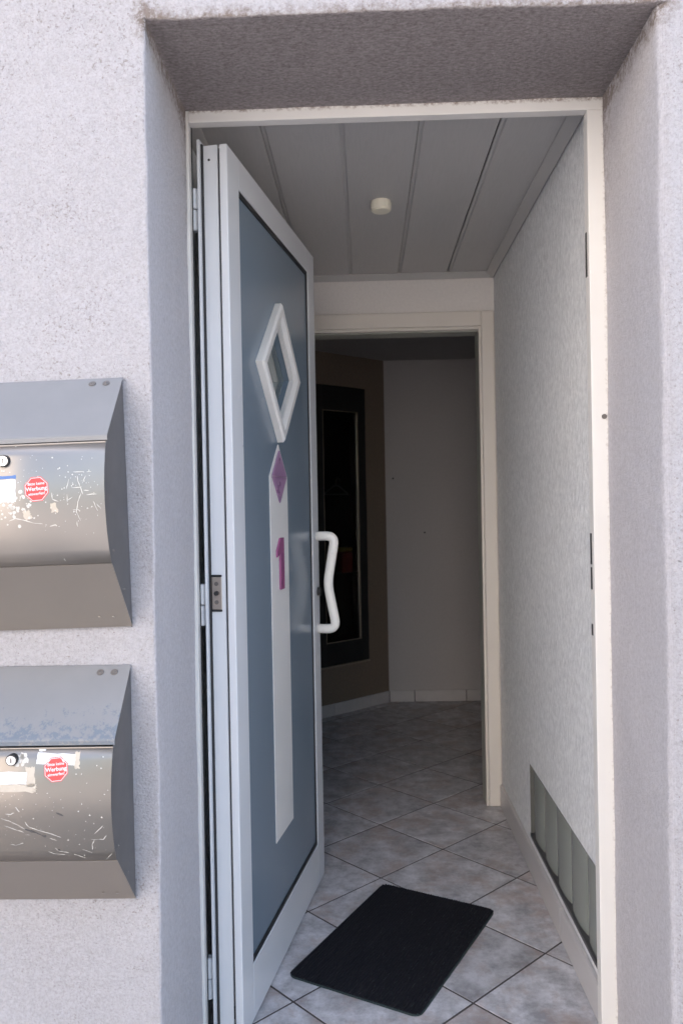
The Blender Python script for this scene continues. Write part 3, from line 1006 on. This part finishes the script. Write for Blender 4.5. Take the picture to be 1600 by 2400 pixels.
# side profile: protrusion p against height below the top edge
DOOR = [(.1175, -.128), (.1255, -.150), (.1325, -.178), (.1365, -.206), (.1375, -.234), (.1355, -.262), (.131, -.290), (.1235, -.318), (.1135, -.343)]
def door_p(z):
    for (p0, z0), (p1, z1) in zip(DOOR, DOOR[1:]):
        if z1 <= z <= z0:
            t = (z - z0) / (z1 - z0)
            return p0 + (p1 - p0) * t
    return DOOR[0][0] if z > DOOR[0][1] else DOOR[-1][0]
HB = -.473          # bottom edge
W2 = .22

def sheet(bm, prof, x0, x1, th, lift=0.0):
    """a bent sheet: open profile (p, z) swept along x with thickness th (inwards)"""
    n_ = len(prof)
    out, inn = [], []
    for k, (p, z) in enumerate(prof):
        a = Vector(prof[max(k - 1, 0)]); b = Vector(prof[min(k + 1, n_ - 1)])
        t = (b - a).normalized()
        nn = Vector((-t.y, t.x))
        if nn.x < 0:
            nn = -nn
        if abs(nn.x) < 1e-4 and nn.y > 0:
            nn = nn
        out.append((p + nn.x * lift, z + nn.y * lift))
        inn.append((p - nn.x * th, z - nn.y * th))
    loop = out + inn[::-1]
    lo = [bm.verts.new((x0, -p, z)) for p, z in loop]
    hi2 = [bm.verts.new((x1, -p, z)) for p, z in loop]
    m_ = len(loop)
    for k in range(m_):
        bm.faces.new((lo[k], lo[(k + 1) % m_], hi2[(k + 1) % m_], hi2[k]))
    for k in range(n_ - 1):
        a, b, c, d = k, k + 1, m_ - 2 - k, m_ - 1 - k
        bm.faces.new((lo[a], lo[b], lo[c], lo[d]))
        bm.faces.new((hi2[a], hi2[d], hi2[c], hi2[b]))
    return bm

def on_door(bm, vs, fs, cx, cz, ang, off):
    """flat print wrapped over the curved front flap"""
    ca, sa = math.cos(ang), math.sin(ang)
    nv = []
    for x, z in vs:
        X, Z = cx + x * ca - z * sa, cz + x * sa + z * ca
        nv.append(bm.verts.new((X, -(door_p(Z) + off), Z)))
    for f in fs:
        try:
            bm.faces.new([nv[i] for i in f])
        except ValueError:
            pass

def grid_patch(w, h, nx=4, nz=6, jit=0.0, seed=0):
    r = random.Random(seed)
    vs = []
    for j in range(nz + 1):
        for i in range(nx + 1):
            e = jit if (i in (0, nx) or j in (0, nz)) else 0
            vs.append((-w / 2 + w * i / nx + r.uniform(-e, e), -h / 2 + h * j / nz + r.uniform(-e, e)))
    fs = [[j * (nx + 1) + i, j * (nx + 1) + i + 1, (j + 1) * (nx + 1) + i + 1, (j + 1) * (nx + 1) + i] for j in range(nz) for i in range(nx)]
    return vs, fs

def octagon(r, rings=3):
    vs, fs = [(0, 0)], []
    for q in range(1, rings + 1):
        for k in range(8):
            a = math.radians(22.5 + 45 * k)
            vs.append((r * q / rings * math.cos(a), r * q / rings * math.sin(a)))
    for k in range(8):
        fs.append([0, 1 + k, 1 + (k + 1) % 8])
    for q in range(rings - 1):
        for k in range(8):
            a, b = 1 + q * 8 + k, 1 + q * 8 + (k + 1) % 8
            fs.append([a, b, b + 8, a + 8])
    return vs, fs

def oct_ring(r0, r1):
    vs, fs = [], []
    for r in (r0, r1):
        for k in range(8):
            a = math.radians(22.5 + 45 * k)
            vs.append((r * math.cos(a), r * math.sin(a)))
    for k in range(8):
        fs.append([k, (k + 1) % 8, 8 + (k + 1) % 8, 8 + k])
    return vs, fs

def ribbon(bm, pts, w, off, rnd):
    """a scratch: thin uneven ribbon along pts (x, z) on the flap"""
    dense = []
    for a, b in zip(pts, pts[1:]):
        k = max(2, int(math.hypot(b[0] - a[0], b[1] - a[1]) / .004))
        for q in range(k):
            dense.append((a[0] + (b[0] - a[0]) * q / k, a[1] + (b[1] - a[1]) * q / k))
    dense.append(pts[-1])
    prev = None
    for i, p in enumerate(dense):
        a, b = dense[max(i - 1, 0)], dense[min(i + 1, len(dense) - 1)]
        t = Vector((b[0] - a[0], b[1] - a[1])).normalized()
        ww = w * rnd.uniform(.35, 1.2) * (1 if 0 < i < len(dense) - 1 else .3)
        x, z = p[0] + rnd.uniform(-.0004, .0004), p[1] + rnd.uniform(-.0004, .0004)
        cur = []
        for s in (-1, 1):
            X, Z = x - s * t.y * ww, z + s * t.x * ww
            cur.append(bm.verts.new((X, -(door_p(Z) + off), Z)))
        if prev and rnd.random() > .07:
            bm.faces.new((prev[0], prev[1], cur[1], cur[0]))
        prev = cur

def blob(bm, x, z, r, off, rnd):
    k = 7
    vs = []
    for i in range(k):
        a = 2 * math.pi * i / k
        rr = r * rnd.uniform(.6, 1.2)
        Z = z + rr * math.sin(a)
        vs.append(bm.verts.new((x + rr * math.cos(a), -(door_p(Z) + off), Z)))
    bm.faces.new(vs)

def mailbox(label, loc, sc, tilt, paint, hood, sticker, lock, papers, glue, scratches, dark_scr, dots, seed):
    rnd = random.Random(seed)
    t = thing('mailbox', label, 'mailbox', loc, (0, tilt, 0), 'mailboxes on the plaster wall left of the doorway')
    t.scale = (1, 1, sc)
    side_prof = [(.0, 0.0), (.006, -.002)] + [(.106, -.118), (.112, -.128)] + [(p - .0022, z) for p, z in DOOR[1:-1]] + [(.111, -.343), (.0, HB)]
    for x in (-W2 + .0006, W2 - .0026):
        bm = prism(bmesh.new(), [(-p, z) for p, z in side_prof], 'x', x, x + .002)
        obj('side_panel', bm, M['side'], t)
    obj('back_plate', B(-W2 + .003, W2 - .003, -.0018, -.0004, HB + .002, -.004), paint, t)
    # sloping lid with a folded drip edge
    hp = [(.0008, .001), (.004, .0012), (.1125, -.1145), (.1140, -.1175), (.1140, -.1255)]
    h = obj('lid', sheet(bmesh.new(), hp, -W2 - .0012, W2 + .0012, .0014), hood, t)
    fl = obj('front_flap', sheet(bmesh.new(), DOOR, -W2 + .001, W2 - .0004, .0014), paint, t, smooth=False)
    for p in fl.data.polygons:
        p.use_smooth = len(p.vertices) == 4
    bm = bmesh.new()
    cyl(bm, (.1172, -.1295), .0020, 'x', -W2 + .001, W2 - .0008, 10)
    # rolled top edge of the flap
    for v in bm.verts:
        v.co = Vector((v.co.x, -v.co.y, v.co.z))
    obj('flap_edge', bm, paint, fl)
    obj('bottom_plate', sheet(bmesh.new(), [(.1128, -.3445), (.1085, -.3490), (.004, HB + .002)], -W2 - .0004, W2 + .0004, .0014), paint, t)
    # rivets
    for xx in (.028, .055):
        bm = bmesh.new()
        sl = (1.0, )
        for sx in (W2 - xx,):
            cyl(bm, (sx, 0), .0072, 'z', 0, .0012, 16, .0066)
            cyl(bm, (sx, 0), .0030, 'z', .0012, .0026, 10, .0016)
        rot = Matrix.Rotation(math.atan2(.1085, .1157), 4, 'X')
        for v in bm.verts:
            c_ = rot @ Vector((0, v.co.y, v.co.z))
            v.co = Vector((v.co.x, c_.y - .0145, c_.z - .0095))
        obj('rivet', bm, M['screw'], h)
    for xx in (.03, .057):
        bm = bmesh.new()
        cyl(bm, (W2 - xx, 0), .0032, 'z', 0, .0014, 12, .0022)
        rot = Matrix.Rotation(math.pi - math.atan2(.1045, .122), 4, 'X')
        for v in bm.verts:
            c_ = rot @ Vector((0, v.co.y, v.co.z))
            v.co = Vector((v.co.x, c_.y - .0235, c_.z + HB + .0235))
        obj('rivet', bm, M['boxa'], t)
    for p_, z_ in ((.099, -.322), (.045, -.397)):
        bm = bmesh.new()
        cyl(bm, (-p_, z_), .003, 'x', W2 - .0006, W2 + .001, 12, .002)
        obj('rivet', bm, M['screw'], t)
    # lock
    lx, lz = lock
    p0 = door_p(lz)
    bm = bmesh.new()
    cyl(bm, (lx, lz), .0105, 'y', -(p0 - .004), -(p0 + .0075), 22)
    lk = obj('lock', bm, M['black'], fl)
    bm = bmesh.new()
    cyl(bm, (lx, lz), .0092, 'y', -(p0 + .0070), -(p0 + .0090), 22, .0086)
    obj('lock_face', bm, M['chrome'], fl)
    obj('keyhole', B(lx - .0009, lx + .0009, -(p0 + .0094), -(p0 + .0088), lz - .0045, lz + .0045), M['black'], fl)
    # papers and glue
    for k, (x0, x1, z0, z1, ang) in enumerate(glue):
        bm = bmesh.new()
        on_door(bm, *grid_patch(x1 - x0, z1 - z0, 8, 8, .0022, seed + k), (x0 + x1) / 2, (z0 + z1) / 2, ang, .00022)
        obj('glue_residue', bm, M['glue'], fl)
    for k, (x0, x1, z0, z1, ang, mt) in enumerate(papers):
        bm = bmesh.new()
        on_door(bm, *grid_patch(x1 - x0, z1 - z0, 6, 6, .0007, seed + 20 + k), (x0 + x1) / 2, (z0 + z1) / 2, ang, .00045)
        obj('paper_label' if mt == 'paper' else 'label_tape', bm, M[mt], fl)
    # sticker
    sx, sz, ang = sticker
    bm = bmesh.new(); on_door(bm, *octagon(.0232, 4), sx, sz, ang, .0007)
    sk = obj('sticker', bm, M['red'], fl)
    bm = bmesh.new(); on_door(bm, *oct_ring(.0208, .0219), sx, sz, ang, .0010)
    obj('sticker_border', bm, M['paper'], fl)
    bm = bmesh.new()
    for txt, size, dz, bold in (('Bitte keine', .0070, .0094, .00012), ('Werbung', .0098, .0006, .00022), ('einwerfen!', .0072, -.0082, .00012)):
        vs, fs = text_mesh(txt, size, bold)
        on_door(bm, [(x, z + dz) for x, z in vs], fs, sx, sz, ang, .0010)
    obj('sticker_lettering', bm, M['paper'], fl)
    # wear
    bm = bmesh.new()
    for s in scratches:
        ribbon(bm, s, .00068, .00030, rnd)
    for x, z, r in dots:
        blob(bm, x, z, r, .00030, rnd)
    obj('paint_scratch', bm, M['scratch'], fl, kind='stuff')
    if dark_scr:
        bm = bmesh.new()
        for s in dark_scr:
            ribbon(bm, s, .0022, .00036, rnd)
        obj('bare_metal_scratch', bm, M['bare'], fl, kind='stuff')
    return t

B1 = [[(-0.1108, 1.3704), (-0.0775, 1.3697)], [(-0.1031, 1.3635), (-0.1013, 1.3537), (-0.0957, 1.34), (-0.093, 1.3303)], [(-0.1133, 1.3423), (-0.0937, 1.3429)], [(-0.0958, 1.3342), (-0.1021, 1.3169), (-0.1064, 1.2995), (-0.0998, 1.2829)], [(-0.1122, 1.3035), (-0.1024, 1.3033), (-0.0947, 1.2935)], [(-0.1214, 1.3308), (-0.1217, 1.3173)], [(-0.1216, 1.3202), (-0.1117, 1.3258)], [(-0.1222, 1.3405), (-0.1179, 1.3579)], [(-0.0862, 1.3292), (-0.0685, 1.3298)], [(-0.0746, 1.3174), (-0.0663, 1.2949)], [(-0.0689, 1.3124), (-0.0612, 1.3026)], [(-0.1067, 1.282), (-0.1059, 1.2723)], [(-0.2285, 1.2871), (-0.2166, 1.2918), (-0.2009, 1.2876), (-0.1813, 1.2814), (-0.1676, 1.2802)], [(-0.1559, 1.2751), (-0.146, 1.2779), (-0.1403, 1.2729)], [(-0.1488, 1.3352), (-0.148, 1.3236), (-0.1374, 1.3185)], [(-0.1414, 1.2205), (-0.1357, 1.2107)], [(-0.0874, 1.3632), (-0.0936, 1.3497)], [(-0.0919, 1.3371), (-0.0821, 1.3359)]]
B2 = [[(-0.2505, 0.7572), (-0.2353, 0.7521), (-0.2212, 0.7449), (-0.2051, 0.7347)], [(-0.2437, 0.743), (-0.2255, 0.7358), (-0.2093, 0.7297)], [(-0.2058, 0.7498), (-0.2009, 0.7407), (-0.1868, 0.7346), (-0.1625, 0.7273), (-0.1433, 0.7192)], [(-0.1647, 0.7183), (-0.1526, 0.7132)], [(-0.2073, 0.7256), (-0.1982, 0.7245)], [(-0.2373, 0.7066), (-0.2282, 0.7045), (-0.2179, 0.7075), (-0.2138, 0.7095)], [(-0.1714, 0.6911), (-0.1613, 0.686), (-0.141, 0.6834)], [(-0.157, 0.6981), (-0.151, 0.692), (-0.1389, 0.6889), (-0.1288, 0.6858), (-0.1036, 0.6756)], [(-0.1083, 0.6947), (-0.0912, 0.6876)], [(-0.09, 0.6936), (-0.0888, 0.7037), (-0.0845, 0.7137)], [(-0.0896, 0.7148), (-0.0673, 0.7146), (-0.061, 0.7227)], [(-0.0833, 0.7248), (-0.0667, 0.7408)], [(-0.0692, 0.6713), (-0.0557, 0.6844)], [(-0.2245, 0.7813), (-0.2186, 0.7731), (-0.2146, 0.7681)], [(-0.2412, 0.7652), (-0.231, 0.7642), (-0.2248, 0.7671)]]
B2D = [[(-0.2081, 0.7357), (-0.1909, 0.7306), (-0.1667, 0.7193)], [(-0.1495, 0.7666), (-0.1434, 0.7635), (-0.1364, 0.7604)], [(-0.153, 0.695), (-0.1469, 0.6919)]]
DOT2 = [(-0.0663, 0.861), (-0.0767, 0.8466), (-0.0687, 0.8425), (-0.1135, 0.8332), (-0.1034, 0.8331), (-0.164, 0.801), (-0.1398, 0.7897), (-0.1024, 0.7814), (-0.1088, 0.7683), (-0.0886, 0.7611), (-0.0674, 0.7569), (-0.0615, 0.7981), (-0.0553, 0.8051), (-0.1904, 0.7558), (-0.1312, 0.714), (-0.1017, 0.7159), (-0.1121, 0.7048), (-0.1742, 0.7022), (-0.1065, 0.6816), (-0.2084, 0.7731)]
CX1, CX2 = -.054 - W2, -.0495 - W2
Z1, Z2 = 1.5555, 1.0005
SC1, SC2 = 1.022, .963
loc_ = lambda L_, cx, cz: [[(x - cx, (z - cz) / (SC1 if cz == Z1 else SC2)) for x, z in s] for s in L_]
rr_ = random.Random(3)
dots1 = [(rr_.uniform(-.24, -.06) - CX1, (rr_.gauss(1.335, .035) - Z1) / SC1, rr_.uniform(.0005, .0014)) for _ in range(110)]
dots1 += [(rr_.gauss(-.212, .022) - CX1, (rr_.gauss(1.318, .016) - Z1) / SC1, rr_.uniform(.0012, .0042)) for _ in range(46)]
dots2 = [(x - CX2, (z - Z2) / SC2, rr_.uniform(.0008, .0017)) for x, z in DOT2]
dots2 += [(rr_.uniform(-.25, -.055) - CX2, (rr_.uniform(.68, .83) - Z2) / SC2, rr_.uniform(.0004, .0009)) for _ in range(60)]
dots2 += [(-.2085 + rr_.uniform(-.016, .006) - CX2, (.858 + rr_.uniform(-.01, .008) - Z2) / SC2, rr_.uniform(.003, .007)) for _ in range(14)]
mailbox('upper grey metal mailbox with scratched front flap and red octagonal sticker', (CX1, -D - .002, Z1), SC1, math.radians(-1.2), M['boxa'], M['hooda'],
        (-.1759 - CX1, (1.3425 - Z1) / SC1, math.radians(4)), (-.235 - CX1, (1.3952 - Z1) / SC1),
        [(-.262 - CX1, -.214 - CX1, (1.321 - Z1) / SC1, (1.361 - Z1) / SC1, 0.02, 'paper'), (-.262 - CX1, -.2131 - CX1, (1.3625 - Z1) / SC1, (1.3685 - Z1) / SC1, 0.02, 'blue')],
        [(-.152 - CX1, -.140 - CX1, (1.300 - Z1) / SC1, (1.315 - Z1) / SC1, 0.1), (-.20 - CX1, -.188 - CX1, (1.288 - Z1) / SC1, (1.305 - Z1) / SC1, 0.3)],
        loc_(B1, CX1, Z1), [], dots1, 11)
mailbox('lower grey metal mailbox with worn blue lid, deep scratches and red sticker over torn label', (CX2, -D - .002, Z2), SC2, math.radians(-0.2), M['boxb'], M['hoodb'],
        (-.1499 - CX2, (.8412 - Z2) / SC2, math.radians(6)), (-.230 - CX2, (.859 - Z2) / SC2),
        [(-.186 - CX2, -.117 - CX2, (.849 - Z2) / SC2, (.8675 - Z2) / SC2, -.05, 'paper'), (-.27 - CX2, -.2023 - CX2, (.8175 - Z2) / SC2, (.838 - Z2) / SC2, -.02, 'paper'), (-.184 - CX2, -.172 - CX2, (.8715 - Z2) / SC2, (.877 - Z2) / SC2, -.02, 'paper')],
        [(-.205 - CX2, -.188 - CX2, (.813 - Z2) / SC2, (.845 - Z2) / SC2, 0.05), (-.26 - CX2, -.184 - CX2, (.803 - Z2) / SC2, (.8165 - Z2) / SC2, 0.0), (-.117 - CX2, -.108 - CX2, (.842 - Z2) / SC2, (.870 - Z2) / SC2, 0.0)],
        loc_(B2, CX2, Z2), loc_(B2D, CX2, Z2), dots2, 23)
